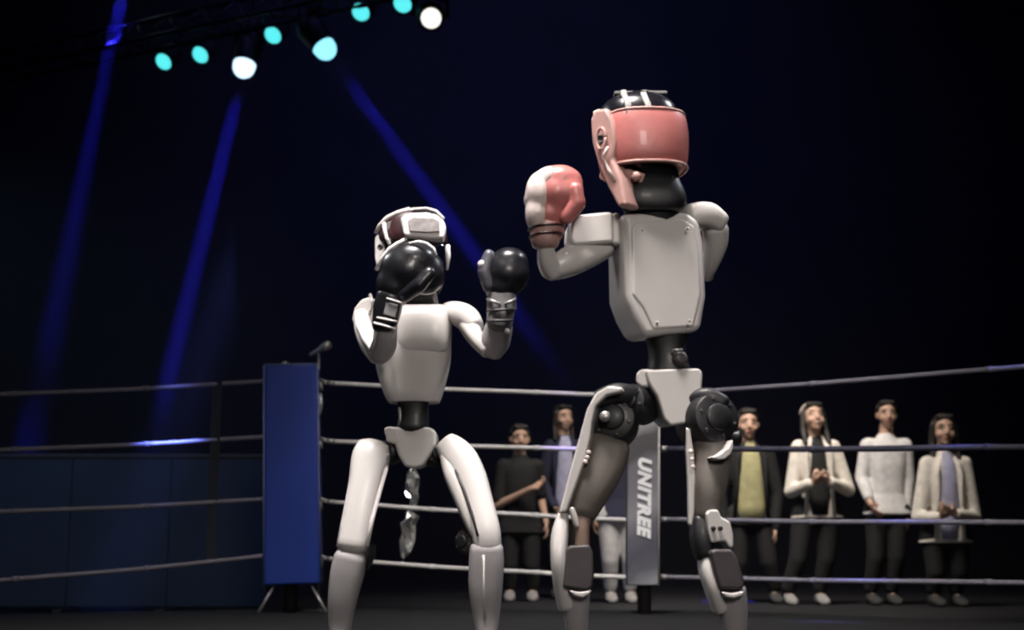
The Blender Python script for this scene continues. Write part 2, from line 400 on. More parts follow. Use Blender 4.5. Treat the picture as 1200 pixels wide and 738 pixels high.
dg = bpy.context.evaluated_depsgraph_get(); dg.update(); tm = bpy.data.meshes.new_from_object(to.evaluated_get(dg)); bpy.data.objects.remove(to)
xs = [v.co.x for v in tm.vertices]; ys = [v.co.y for v in tm.vertices]
Ht = (un(755, 533, 6.79) - un(755, 628, 6.79)).length; Wt = 16 * mpp(6.79)
cpt = un(754.5, 580, 6.793)
for v in tm.vertices:
    a = v.co.x / (max(xs) - min(xs)) * Ht; c2 = v.co.y / (max(ys) - min(ys)) * Wt
    v.co = Vector((cpt.x + c2 - .055 * a * .6, cpt.y - .0005 - v.co.z, cpt.z - a))
o = link_mesh('lettering', tm, M_LETTER, t, smooth=False); o['label'] = 'white slanted capital lettering reading downwards'

# ------------------------------------------------------------------ silver foil streamer tied to the rope
def streamer():
    b = bmesh.new(); rnd = random.Random(4); prev = None
    rowsP = [(484, 522, 3), (484, 548, 3), (483, 553, 6), (484, 560, 8), (482, 572, 8), (484, 582, 7), (485, 588, 4), (480, 600, 3), (484, 606, 8), (478, 614, 9), (479, 625, 8), (477, 636, 9), (475, 646, 6), (472, 655, 2)]
    for k, (x, y, hw) in enumerate(rowsP):
        cur = []
        for j in range(4):
            f = -1 + 2 * j / 3
            cur.append(b.verts.new(un(x + f * hw, y + rnd.uniform(-2, 2), 7.03 + rnd.uniform(-.02, .02))))
        if prev:
            for j in range(3): b.faces.new((prev[j], prev[j + 1], cur[j + 1], cur[j]))
        prev = cur
    o = obj('foil_streamer', b, M_SILVER, smooth=False)
    s = o.modifiers.new('solid', 'SOLIDIFY'); s.thickness = .002
    return tag(o, 'crinkled silver foil streamer hanging from the second white rope', 'streamer')
streamer()

# ------------------------------------------------------------------ dark barrier far left
ba, bb = un(-260, 536, 9.6), un(318, 530, 9.6)
t = thing('crowd_barrier', 'long dark blue cloth barrier behind the ropes left of the blue pad', 'barrier', ((ba.x + bb.x) / 2, 9.6, 0))
n = 5
for i in range(n):
    x0 = ba.x + (bb.x - ba.x) * i / n; x1 = ba.x + (bb.x - ba.x) * (i + 1) / n
    obj('panel', box_bm(((x0 + x1) / 2, 9.6, ba.z / 2 + .02), (x1 - x0 - .004, .03, ba.z - .04)), M_BARRIER, t, smooth=False, bevel=.006)
obj('top_rail', box_bm(((ba.x + bb.x) / 2, 9.6, ba.z + .01), (bb.x - ba.x, .05, .03)), M_DARK, t, smooth=False, bevel=.006)
for i in range(n + 1):
    x0 = ba.x + (bb.x - ba.x) * i / n
    obj('foot', box_bm((x0, 9.6, .015), (.06, .4, .03)), M_DARK, t, smooth=False, bevel=.004)

# ------------------------------------------------------------------ lighting truss and its lamps
TY0, TY1 = 13.6, 12.0
def trussY(px): return TY0 + (TY1 - TY0) * (px - 180) / 320
A, B = un(-140, 120, trussY(-140)), un(760, -75, trussY(760))
t = thing('lighting_truss', 'black lattice truss carrying the lamps across the dark ceiling', 'truss', tuple((A + B) / 2 + Vector((0, 0, -.1))))
ax = (B - A).normalized(); side = ax.cross(Vector((0, 0, 1))).normalized(); upv = side.cross(ax)
offs = [side * .15 - upv * .12, side * -.15 - upv * .12, upv * .14]
ch = [[A + o_ + Vector((0, 0, .12)), B + o_ + Vector((0, 0, .12))] for o_ in offs]
for c in ch: obj('chord', tube_bm(c, .025, 10), M_TRUSS, t)
nb = 22
for i in range(nb):
    for k in range(3):
        p = ch[k][0].lerp(ch[k][1], i / nb); q = ch[(k + 1) % 3][0].lerp(ch[(k + 1) % 3][1], (i + .5) / nb); r2 = ch[k][0].lerp(ch[k][1], (i + 1) / nb)
        bm = tube_bm([p, q], .012, 6); tube_bm([q, r2], .012, 6, bm); obj('brace', bm, M_TRUSS, t)

def par_can(px, py, label, lens, ry=1):
    Y = trussY(px) - .12; p = un(px, py, Y)
    d = Vector((-.25, -.93, -.72)).normalized()
    t = thing('par_lamp', label, 'stage lamp', tuple(p), 'teal lamps along the truss')
    lathe('lens', p - d * .01, d, [(0, .088), (.008, .088), (.016, .06), (.018, .004)], lens, t)
    bm = lathe_bm(p - d * .28, d, [(0, .05), (.03, .085), (.10, .10), (.28, .10), (.31, .104), (.31, .092), (.26, .09)]); obj('can', bm, M_TRUSS, t)
    q = p + Vector((0, 0, .17)) - d * .15; s = d.cross(Vector((0, 0, 1))).normalized()
    obj('yoke', tube_bm([p - d * .15 + s * .11, p - d * .15 + s * .11 + Vector((0, 0, .12)), q, p - d * .15 - s * .11 + Vector((0, 0, .12)), p - d * .15 - s * .11], .01, 6), M_TRUSS, t)
par_can(192, 72, 'teal lamp at the far left end of the lamp row', M_TEAL)
par_can(235, 64, 'second teal lamp from the left, left of the blue-white beam lamp', M_TEAL)
par_can(320, 41, 'teal lamp between the two lamps that throw blue beams', M_TEAL)
par_can(423, 14, 'teal lamp right of the cyan-white beam lamp', M_TEAL)
par_can(472, 4, 'teal lamp cut by the top edge, left of the white lamp', M_TEAL)

def moving_head(px, py, label, lens, target, energy, col, size, rad=.11):
    Y = trussY(px) - .15; p = un(px, py, Y); d = (Vector(target) - p).normalized()
    t = thing('moving_head_lamp', label, 'stage lamp', tuple(p), 'large beam lamps under the truss')
    lathe('lens', p + d * .015, d, [(-.01, rad), (.03, rad), (.065, rad * .94), (.1, rad * .78), (.125, rad * .55), (.14, rad * .28), (.144, .004)], lens, t)
    obj('head', lathe_bm(p - d * .36, d, [(0, .06), (.04, .1), (.15, .14), (.33, .125), (.36, rad + .012), (.37, rad + .012), (.37, rad + .001), (.34, rad)]), M_TRUSS, t)
    s = d.cross(Vector((0, 0, 1))).normalized(); q = p - d * .18
    obj('yoke', tube_bm([q + s * .16, q + s * .16 + Vector((0, 0, .15)), q + Vector((0, 0, .2)), q - s * .16 + Vector((0, 0, .15)), q - s * .16], .022, 8), M_TRUSS, t)
    obj('clamp', box_bm(q + Vector((0, 0, .24)), (.16, .12, .1)), M_TRUSS, t, bevel=.01)
    if energy:
        l = lamp('SPOT', 'beam_lamp_light', p + d * .24, target, energy, col, spot_size=math.radians(size), spot_blend=.25, shadow_soft_size=.07)
        l.parent = t; l.location = l.location - WPOS[t]
BLUE = (.035, .03, 1)
BE = 420000
moving_head(287, 74, 'blue-white beam lamp throwing a blue beam down to the left', M_BLUEWHITE, un(203, 420, 12.1), BE * .62, BLUE, 2.3)
moving_head(378, 53, 'cyan-white beam lamp throwing a blue beam down to the right', M_CYANW, un(507, 230, 12.2), BE * .5, BLUE, 2.4)
moving_head(505, 21, 'plain white lamp at the right end of the lamp row', M_WARMW, (0.4, 2, 0.3), 0, BLUE, 2, rad=.09)
moving_head(148, -30, 'added unseen beam lamp above the left top corner throwing a wide blue beam', M_BLUEWHITE, un(62, 400, 12.1), BE * .3, BLUE, 3.2)  # extra lamp added for one more blue beam at the left
# thin haze over the hall beyond the ring (the beams show in it)
b = box_bm((0, 17.4, 5.4), (26, 10.8, 10.7))
hz = obj('haze', b, mat('x', (1, 1, 1)), None, smooth=False); hz.data.materials.clear()
hm = bpy.data.materials.new('haze'); hm.use_nodes = True; nt = hm.node_tree; nt.nodes.clear()
vo = nt.nodes.new('ShaderNodeVolumeScatter'); vo.inputs['Density'].default_value = .006; vo.inputs['Color'].default_value = (.9, .92, 1, 1); vo.inputs['Anisotropy'].default_value = .0
ou = nt.nodes.new('ShaderNodeOutputMaterial'); nt.links.new(vo.outputs[0], ou.inputs['Volume']); hz.data.materials.append(hm)
tag(hz, 'thin stage haze hanging in the dark hall beyond the ring', 'haze', kind='stuff')
b = box_bm((-3.0, 9.0, 1.4), (3.4, 5.6, 2.6)); hm2 = hm.copy(); hm2.node_tree.nodes['Volume Scatter'].inputs['Density'].default_value = .009; h2 = obj('haze', b, hm2, None, smooth=False)
tag(h2, 'thin haze around the blue-lit ropes left of the blue pad', 'haze', kind='stuff')
# ------------------------------------------------------------------ robots
def bolt(px, py, Y, r, m, parent, yaw=0, name='bolt'):
    c = un(px, py, Y); ax = (math.sin(yaw), -math.cos(yaw), 0)
    return lathe(name, c, ax, [(-.004, r), (.004, r), (.006, r * .7), (.0062, r * .3)], m, parent, N=12)
def band(name, rows, Y, m, parent, thick=.014, n=2.5, yaw=0, roll=0, N=40):
    """closed shell band (outer and inner wall) round a head"""
    P = []
    for py, xl, xr, hd in rows:
        c = un((xl + xr) / 2, py, Y - hd * .8); q = un((xl + xr) / 2, py, Y); P.append((q.x, q.y, c.z, (xr - xl) / 2 * mpp(Y), hd))
    P = catmull(P, 3); u = Vector((math.cos(yaw), math.sin(yaw), 0)); v = Vector((-math.sin(yaw), math.cos(yaw), 0))
    if roll: u = Quaternion(v, roll) @ u
    out = [ring(Vector(p[:3]), u, v, p[3], p[4], n, N) for p in P]
    inn = [ring(Vector(p[:3]), u, v, p[3] - thick, p[4] - thick, n, N) for p in P][::-1]
    bm = bmesh.new(); skin_rings(bm, out + inn, closed=True); return obj(name, bm, m, parent)
def motor(name, c, axis, r, half, parent, m=M_BLACK, cap_m=M_BLACK):
    prof = [(-half, r * .55), (-half + .006, r * .86), (-half * .6, r), (half * .6, r), (half - .006, r * .86), (half, r * .55)]
    o = lathe(name, c, axis, prof, m, parent, N=32)
    a = Vector(axis).normalized()
    lathe('motor_cap', Vector(c) + a * half, a, [(-.004, r * .5), (.005, r * .5), (.008, r * .42), (.009, r * .1)], cap_m, o, N=24)
    u = a.orthogonal().normalized()
    for k in range(6):
        q = Quaternion(a, k * PI / 3) @ u
        lathe('bolt', Vector(c) + a * (half - .004) + q * r * .68, a, [(-.002, .0045), (.004, .0045), (.005, .003)], M_DARK, o, N=8)
    return o

# ================= right robot, seen from behind (pink gear) =================
Y = 3.2
base = un(768, 790, Y)
P = thing('boxing_robot', 'white humanoid robot seen from behind in pink head guard and pink glove', 'robot', (base.x, base.y + .05, CANVAS_Z))
YAW = .22
# torso: bevelled block plus the flat back panel
tor = slab('torso', [(727, 249), (806, 247), (821, 258), (826, 284), (829, 346), (822, 388), (756, 395), (742, 370), (733, 345), (731, 262)], Y, .165, M_WHITE, P, yaw=YAW, bevel=.018, taper=.94, seg=4)
pan = slab('back_panel', [(745, 259), (800, 255), (815, 264), (820, 290), (823, 344), (814, 384), (765, 387), (752, 360), (740, 345), (739, 268)], Y - .0025, .02, M_WHITE, P, yaw=YAW, bevel=.009, seg=4)
for x, y in ((752, 270), (806, 268), (770, 378), (808, 376)): bolt(x, y, Y - .012, .003, M_PALE, pan, YAW)
slab('side_cover', [(719, 258), (731, 255), (733, 345), (739, 372), (729, 368), (720, 350)], Y + .055, .10, M_PALE, P, yaw=YAW - .6, bevel=.007)
# neck and head
limb('neck', [(765, 262, Y + .06, 32, .06), (764, 244, Y + .05, 34, .062), (764, 236, Y + .04, 32, .06)], M_BLACK, P, n=2.6)
bm = bmesh.new()
R = []
for k in range(33):
    a = 2 * PI * k / 32
    R.append(un(763.5, 242, Y + .045) + Vector((math.cos(a) * .068, math.sin(a) * .066, .003 * math.sin(a))))
obj('collar_ring', tube_bm(R, .0042, 8), M_PALE, P)
head = rloft('head', [(107, 735, 764, .03), (110, 717, 781, .058), (118, 703, 792, .082), (134, 699, 797, .093), (160, 704, 798, .095), (185, 716, 797, .088), (203, 733, 795, .072), (214, 737, 797, .066), (226, 731, 800, .066), (240, 730, 801, .064), (246, 736, 795, .06)], Y + .05, M_GLOSS, P, n=2.3, yaw=.1)
rloft('nape_plate', [(205, 737, 795, .03), (222, 727, 803, .045), (236, 726, 804, .046), (244, 733, 797, .042)], Y + .01, M_BLACK, head, n=3, yaw=.1)
# head guard
hg = band('head_guard', [(127, 706, 797, .100), (131, 702, 802, .106), (142, 700, 805, .110), (160, 700, 806, .112), (178, 702, 805, .110), (188, 705, 803, .105), (192, 708, 800, .100)], Y + .05, M_PINK, P, thick=.013, yaw=.15, roll=-.03)
# piping round the lower edge, in bare pale leather
def ring_tube(name, py, xl, xr, hd, Y2, r, m, parent, roll=-.03, yaw=.15, n=2.5):
    c = un((xl + xr) / 2, py, Y2); c.z = un(600, py, Y2 - hd * .8).z; u = Vector((math.cos(yaw), math.sin(yaw), 0)); v = Vector((-math.sin(yaw), math.cos(yaw), 0)); u = Quaternion(v, roll) @ u
    pts = ring(c, u, v, (xr - xl) / 2 * mpp(Y2), hd, n, 48); pts.append(pts[0]); return obj(name, tube_bm(pts, r, 8), m, parent)
ring_tube('edge_piping', 190.5, 704, 804, .106, Y + .05, .0038, M_PALEPINK, hg)
ring_tube('edge_piping', 129, 703, 801, .105, Y + .05, .0032, M_PALEPINK, hg)
slab('cheek_flap', [(691, 140), (697, 128), (709, 126), (717, 140), (720, 165), (717, 186), (727, 208), (733, 240), (724, 243), (711, 218), (700, 192), (693, 168)], Y - .035, .06, M_PALEPINK, hg, yaw=-.75, bevel=.009, seg=4)
c = un(704, 163, Y - .028)
lathe('ear_hole', c, (-.55, -.83, 0), [(-.004, .011), (.003, .011), (.0035, .007), (.0, .006), (.0, .001)], M_DARK, hg)
pts_ = [c + Vector((math.cos(t_) * .013 * .8, -.004 - math.cos(t_) * .013 * .6, math.sin(t_) * .026)) for t_ in [i * PI / 12 for i in range(25)]]
obj('ear_rim', tube_bm(pts_, .0042, 8), M_PALEPINK, hg)
bm = tube_bm([un(713, 172, Y - .05), un(706, 184, Y - .035), un(713, 198, Y - .05), un(721, 212, Y - .05)], .004, 8); obj('lace', bm, M_STRIP, hg)
lathe('buckle', un(746, 207, Y - .045), (-.1, -1, 0), [(0, .011), (.008, .011), (.012, .007), (.013, .002)], M_PALEPINK, hg)
slab('nape_strap', [(716, 190), (744, 200), (756, 203), (752, 214), (738, 214), (722, 206)], Y - .025, .01, M_PALEPINK, hg, yaw=-.3, bevel=.004)
for (xa, xb, xm) in ((737, 731, 736), (763, 754, 759)):
    bm = bmesh.new(); rr = []
    for px, py, dy in ((xa, 134, -.052), (xm, 122, -.045), (xb, 110, -.02), (xb, 107, .05), (xb, 111, .11)):
        c = un(px, py, Y + dy); rr.append(ring(c, Vector((1, 0, 0)), Vector((0, -.5, .86)), .0075, .004, 4, 12))
    skin_rings(bm, rr); obj('crown_strap', bm, M_GSTRAP, hg)
slab('crown_patch', [(720, 106.5), (782, 106), (782, 109.5), (720, 110)], Y + .01, .08, M_STRAP, hg, bevel=.002)
slab('ear_tab', [(694, 130), (701, 127), (710, 131), (709, 138), (696, 140)], Y - .0, .03, M_STRIP, hg, yaw=-.4, bevel=.005)

# left arm of the picture
sh = slab('shoulder', [(668, 262), (674, 251), (712, 247.5), (719, 248), (720, 284), (672, 288), (667, 280)], Y + .0, .10, M_WHITE, P, yaw=.1, bevel=.013, seg=4)
slab('shoulder_joint', [(716, 249), (727, 248), (728, 286), (717, 286)], Y + .012, .085, M_PALE, P, yaw=.1, bevel=.008)
limb('upper_arm', [(708, 288, Y + .06, 15, .036), (690, 296, Y + .05, 17, .040), (668, 306, Y + .03, 17, .038), (650, 314, Y + .02, 14, .034)], M_WHITE, P, n=3)
limb('forearm', [(648, 316, Y + .02, 14, .032), (642, 306, Y + .0, 12, .030), (640, 292, Y - .02, 10, .027), (641, 280, Y - .03, 10, .026)], M_WHITE, P, n=2.8)
slab('elbow_cover', [(655, 292), (668, 286), (676, 292), (664, 306), (655, 312), (650, 303)], Y + .0, .05, M_PALE, P, yaw=.1, bevel=.008)
bolt(664, 297, Y - .002, .005, M_GREY, P, .1)
# pink glove: fist facing right, thumb on the right side
bm = bmesh.new(); GY = Y - .03
def mp_(x, y, dy=0): return un(x, y, GY + dy)
ell(bm, mp_(651, 228), (.066, .062, .060)); ell(bm, mp_(655, 214, .0), (.058, .058, .042)); ell(bm, mp_(642, 250), (.050, .05, .052))
ell(bm, mp_(664, 226, -.01), (.042, .048, .052)); cap(bm, mp_(642, 268), .042, mp_(640, 240), .05)
gl = voxel('glove', bm, M_PINK, P, .005, 8)
bm = bmesh.new(); cap(bm, mp_(664, 254, -.035), .019, mp_(676, 238, -.04), .022); cap(bm, mp_(676, 238, -.04), .022, mp_(674, 222, -.045), .0185)
voxel('thumb', bm, M_PINK, gl, .004, 5)
# white palm strip on the picture's left flank of the glove
bm = bmesh.new(); ell(bm, mp_(632, 228, -.012), (.034, .052, .056)); ell(bm, mp_(630, 250, -.012), (.030, .045, .05)); ell(bm, mp_(640, 212, -.01), (.040, .048, .030), Quaternion((0, 1, 0), -.75)); ell(bm, mp_(618, 234, -.01), (.010, .02, .012))
voxel('palm_strip', bm, M_STRIP, gl, .005, 7)
limb('cuff', [(641, 264, GY, 20, .044), (639, 274, GY, 18, .042), (639, 284, GY, 17, .040)], M_PALEPINK, gl, n=2.4)
bm = bmesh.new()
for yy, rr in ((268, 20.5), (277, 19)):
    c = mp_(640, yy); pts = ring(c, Vector((1, 0, .08)), Vector((0, 1, 0)), rr * mpp(GY), .046, 2.4, 28); pts.append(pts[0]); tube_bm(pts, .003, 6, bm)
obj('cuff_band', bm, M_MAROON, gl)
for s in (-1, 1):
    pass
# right arm of the picture (upper arm behind the torso's right side)
limb('shoulder', [(806, 256, Y + .10, 15, .05), (826, 254, Y + .11, 16, .052), (841, 262, Y + .12, 13, .046)], M_WHITE, P, n=3)
limb('upper_arm', [(838, 266, Y + .13, 15, .046), (838, 284, Y + .15, 14, .042), (834, 304, Y + .18, 10, .036), (829, 320, Y + .22, 6, .030)], M_PALE, P, n=2.8)
limb('forearm', [(829, 318, Y + .22, 6, .03), (812, 304, Y + .29, 14, .03), (796, 296, Y + .34, 14, .028)], M_PALE, P)
bm = bmesh.new(); q = un(782, 286, Y + .40); ell(bm, q, (.058, .065, .06)); ell(bm, q + Vector((-.01, .03, .03)), (.05, .05, .05)); cap(bm, q + Vector((-.05, .0, .0)), .02, q + Vector((-.055, .03, .04)), .02)
g2 = voxel('glove', bm, M_PINK, P, .006, 8)

# waist and pelvis
limb('waist', [(780, 386, Y + .07, 27, .055), (781, 404, Y + .07, 22, .05), (782, 420, Y + .07, 22, .05), (783, 436, Y + .07, 26, .055)], M_BLACK, P, n=3)
lathe('waist_motor', un(796, 421, Y + .02), (.3, -1, 0), [(-.02, .018), (.012, .018), (.018, .012), (.019, .003)], M_DARK, P)
bm = tube_bm([un(788, 410, Y + .0), un(800, 410, Y + .0)], .003, 8); obj('waist_pin', bm, M_GREY, P)
slab('pelvis', [(757, 433), (820, 431), (824, 437), (823, 456), (814, 482), (805, 496), (786, 499), (778, 490), (770, 464), (760, 448)], Y + .01, .13, M_WHITE, P, yaw=.12, bevel=.014, seg=4, taper=.92)
slab('pelvis_lobe', [(745, 438), (750, 432), (766, 432), (772, 446), (768, 455), (750, 453), (745, 448)], Y + .02, .09, M_WHITE, P, yaw=-.2, bevel=.010, seg=4)
# hips
motor('hip_motor', un(748, 474, Y + .06), (-.5, -.86, .1), .044, .055, P)
motor('hip_motor', un(718, 494, Y + .055), (-.12, -1, .12), .062, .055, P)
motor('hip_motor', un(828, 494, Y + .05), (.35, -.94, .1), .066, .06, P)
limb('hip_link', [(742, 464, Y + .03, 12, .03), (722, 462, Y + .02, 13, .034), (704, 468, Y + .02, 12, .034)], M_BLACK, P, n=3)
limb('hip_link', [(812, 470, Y + .04, 10, .03), (828, 466, Y + .03, 12, .034), (846, 474, Y + .03, 11, .034)], M_BLACK, P, n=3)
lathe('motor_highlight', un(709, 488, Y - .03), (-.12, -1, .12), [(-.01, .013), (.006, .013), (.010, .008), (.011, .002)], M_GREY, P)  # grey disc stands in for the bright highlight on the hip motor
lathe('knob', un(863, 512, Y + .02), (1, -.3, 0), [(-.02, .016), (.008, .016), (.012, .01), (.013, .002)], M_BLACK, P)
# left leg of the picture
slab('thigh_shell', [(730, 453.5), (712, 452), (698, 460), (688, 478), (680, 506), (668, 550), (659, 586), (654, 602), (664, 599), (673, 574), (686, 538), (692, 512), (694, 494), (698, 476), (711, 463), (729, 459)], Y - .035, .14, M_WHITE, P, yaw=-.18, bevel=.006)
limb('thigh', [(712, 524, Y + .04, 26, .05), (704, 548, Y + .03, 26, .05), (692, 574, Y + .02, 23, .046), (683, 600, Y + .02, 17, .042)], M_TAUPE, P, n=3)
for x, y in ((690, 530), (686.5, 541), (688.5, 536)): bolt(x, y, Y - .03, .0055, M_STRIP, P, -.3)
limb('knee', [(684, 596, Y + .02, 12, .034), (682, 618, Y + .01, 9, .03), (682, 642, Y + .01, 9, .03)], M_TAN, P, n=3)
limb('knee_link', [(670, 596, Y - .012, 3.5, .012), (673, 606, Y - .012, 4, .012), (676, 616, Y - .01, 3, .012)], M_WHITE, P)
limb('calf_shell', [(659, 606, Y + .02, 7, .034), (656, 628, Y + .01, 10, .042), (655, 655, Y + .0, 9.5, .046), (658, 684, Y + .01, 9.5, .044), (664, 708, Y + .02, 11, .038)], M_WHITE, P, n=2.6)
slab('calf_guard', [(664, 643), (669, 639), (691, 638), (695, 646), (696.5, 675), (694, 689), (686, 692), (660, 688)], Y - .045, .06, M_DARK, P, yaw=.05, bevel=.008)
slab('heel_guard', [(666, 691), (679, 693.5), (694, 691), (691, 696), (683, 700.5), (673, 698)], Y - .045, .06, M_WHITE, P, yaw=.05, bevel=.004)
limb('shank', [(676, 690, Y + .015, 15, .036), (675, 715, Y + .02, 14.5, .034), (676, 745, Y + .03, 12, .028), (677, 766, Y + .03, 10, .025)], M_SHANK, P, n=2.6)
# right leg of the picture
slab('thigh_shell', [(804, 500), (809, 503), (813, 530), (815, 560), (814, 600), (811, 617), (807, 614), (806, 560), (804, 525)], Y - .005, .11, M_PALE, P, yaw=-.1, bevel=.004)
limb('thigh', [(834, 522, Y + .045, 23, .05), (833, 548, Y + .035, 21, .05), (830, 576, Y + .02, 19, .046), (828, 604, Y + .02, 15, .042)], M_TAUPE, P, n=3)
slab('thigh_trim', [(833, 536), (843, 532), (853, 524), (859, 514), (860, 524), (857, 532), (850, 538), (842, 539)], Y - .04, .05, M_WHITE, P, yaw=.2, bevel=.004)
for x, y in ((810, 529), (811, 538), (812.5, 547)): bolt(x, y, Y - .03, .0055, M_STRIP, P, -.2)
slab('knee_link', [(828, 601), (832, 597), (842, 597), (846, 606), (856, 611), (859.5, 625), (860, 641), (855, 642), (850, 634), (834, 636), (830, 620)], Y - .035, .06, M_WHITE, P, yaw=.1, bevel=.007)
for x in (836, 844): bolt(x, 619, Y - .042, .0058, M_BLACK, P, .1)
limb('knee', [(822, 612, Y + .02, 13, .038), (822, 630, Y + .01, 13, .038), (826, 650, Y + .01, 12, .036)], M_BLACK, P, n=3)
limb('calf_shell', [(826, 650, Y + .015, 8, .034), (828, 668, Y + .01, 9, .04), (835, 690, Y + .01, 9, .042), (843, 712, Y + .02, 9, .036)], M_WHITE, P, n=2.6)
slab('calf_guard', [(832, 646), (838, 643), (857, 643), (864, 652), (873, 680), (873, 689), (866, 691), (844, 690.5), (838, 672)], Y - .045, .06, M_DARK, P, yaw=.1, bevel=.008)
slab('heel_guard', [(845, 693), (858, 695), (873, 692), (870, 698), (860, 701), (851, 699.5)], Y - .045, .06, M_WHITE, P, yaw=.1, bevel=.004)
limb('shank', [(857, 690, Y + .015, 16, .036), (859, 712, Y + .02, 16, .034), (861, 742, Y + .03, 13, .028), (862, 766, Y + .03, 10, .025)], M_SHANK, P, n=2.6)
for fx, py in ((677, 766), (862, 766)):
    a = un(fx, py, Y + .03)
    bm = bmesh.new()
    R = [ring(Vector((a.x, a.y + dy, CANVAS_Z + h * .5 + .004)), Vector((1, 0, 0)), Vector((0, 0, 1)), wd, h * .5, 3.5, 20) for dy, wd, h in ((-.075, .012, .02), (-.065, .028, .04), (-.02, .032, .06), (.04, .036, .045), (.10, .034, .032), (.118, .016, .018))]
    skin_rings(bm, R); obj('foot', bm, M_DARK, P)
    obj('ankle', tube_bm([(a.x, a.y, a.z), (a.x, a.y + .005, CANVAS_Z + .045)], .018, 12), M_BLACK, P)

# ================= left robot, facing us (black gear) =================
Y = 3.9
base = un(488, 772, Y)
L = thing('boxing_robot', 'white humanoid robot facing us in black gloves and white-trimmed head guard', 'robot', (base.x, base.y + .05, CANVAS_Z))
rloft('torso', [(357, 464, 524, .05), (362, 458, 528, .066), (378, 455, 529, .078), (396, 448, 528, .082), (412, 442, 527.5, .08), (426, 442, 526, .075), (444, 446, 522, .068), (462, 452, 517, .062), (470, 456, 514, .055)], Y, M_WHITE, L, n=3.6, yaw=-.08)
rloft('chest_plate', [(359, 471, 522, .02), (364, 466, 525, .035), (380, 464, 526.5, .045), (398, 464, 526, .046), (410, 470, 523, .035), (414, 480, 515, .02)], Y - .05, M_WHITE, L, n=3.2, yaw=-.08)
bolt(457, 410, Y - .09, .006, M_WHITEL, L, -.3)
limb('neck', [(482, 362, Y + .02, 24, .05), (484, 350, Y + .01, 24, .05), (487, 338, Y + .0, 24, .05)], M_BLACK, L, n=2.5)
for x in (473, 511): limb('neck_strut', [(x, 356, Y - .045, 3, .008), (x - 2, 346, Y - .05, 3, .008), (x - 4, 338, Y - .045, 2.6, .008)], M_GREY, L)
head = rloft('head', [(247, 470, 505, .03), (250, 460, 514, .06), (262, 449, 522, .085), (280, 446, 525, .095), (302, 448, 525, .095), (322, 454, 522, .088), (338, 466, 516, .07), (348, 474, 508, .055)], Y + .0, M_GLOSS, L, n=2.3)
rloft('face_visor', [(281, 484, 520, .02), (288, 478, 523, .035), (305, 477, 524, .042), (322, 482, 522, .035), (333, 490, 516, .018)], Y - .055, mat('visor', (.006, .008, .02), .08, coat=1.0), head, n=2.4)
# head guard: dome straps, front panel, side panels, ear pads
hg = band('head_guard', [(250, 452, 517, .082), (255, 447, 521, .092), (266, 443, 524, .099), (276, 441.5, 525, .102), (282, 443, 524, .099)], Y + .0, M_MAROON, L, thick=.012, n=2.4, roll=.03)
fp = slab('front_panel', [(469, 255), (479, 249), (500, 248), (512, 251), (521, 259), (523, 266), (520.5, 278.5), (500, 278), (482, 276.5), (473.5, 275)], Y - .112, .045, M_WHITEL, hg, yaw=.05, tilt=.15, bevel=.007, seg=4)
slab('front_print', [(478, 258), (484, 254.5), (508, 255.5), (515, 259), (515, 271), (498, 272), (480, 270.5)], Y - .12, .012, M_HGREY, fp, yaw=.05, tilt=.15, bevel=.002)
rloft('crown', [(243, 478, 506, .02), (245, 466, 513, .036), (249, 457, 518, .055), (254, 450, 521, .07)], Y + .02, M_BGLOVE, hg, n=2.3)
def strap3(name, pts, r, m, parent): return obj(name, tube_bm([un(*p) for p in pts], r, 8), m, parent)
strap3('crown_piping', [(469, 255, Y - .085), (474, 249, Y - .075), (485, 245, Y - .06), (500, 244, Y - .06), (511, 247, Y - .07), (520, 256, Y - .085)], .0042, M_WHITEL, hg)
strap3('crown_piping', [(441, 273, Y - .045), (445, 264, Y - .06), (454, 255, Y - .075), (466, 249, Y - .08), (480, 245, Y - .07)], .0065, M_WHITEL, hg)
strap3('side_piping', [(450, 261, Y - .085), (451, 270, Y - .095), (453, 279, Y - .1), (457, 286, Y - .1)], .0055, M_WHITEL, hg)
slab('side_patch', [(449, 266), (454, 260), (458, 258.5), (456, 268), (458, 282), (452, 282)], Y - .085, .02, M_STRAP, hg, yaw=-.5, bevel=.003)
slab('ear_pad', [(438, 278), (442, 273), (448, 275), (450, 290), (449, 302), (446, 312), (441, 316), (438, 302)], Y - .055, .06, M_WHITEL, hg, yaw=-.5, bevel=.008)
lathe('ear_hole', un(445.5, 289.5, Y - .075), (-.5, -.85, 0), [(-.003, .009), (.003, .009), (.0035, .006), (0, .005), (0, .001)], M_DARK, hg)
strap3('cheek_piping', [(441, 316, Y - .09), (447, 304, Y - .11), (456, 292, Y - .115), (466, 285, Y - .115), (476, 280, Y - .1)], .006, M_WHITEL, hg)
strap3('cheek_piping', [(525, 287, Y - .05), (526, 300, Y - .055), (523, 316, Y - .05)], .006, M_WHITEL, hg)
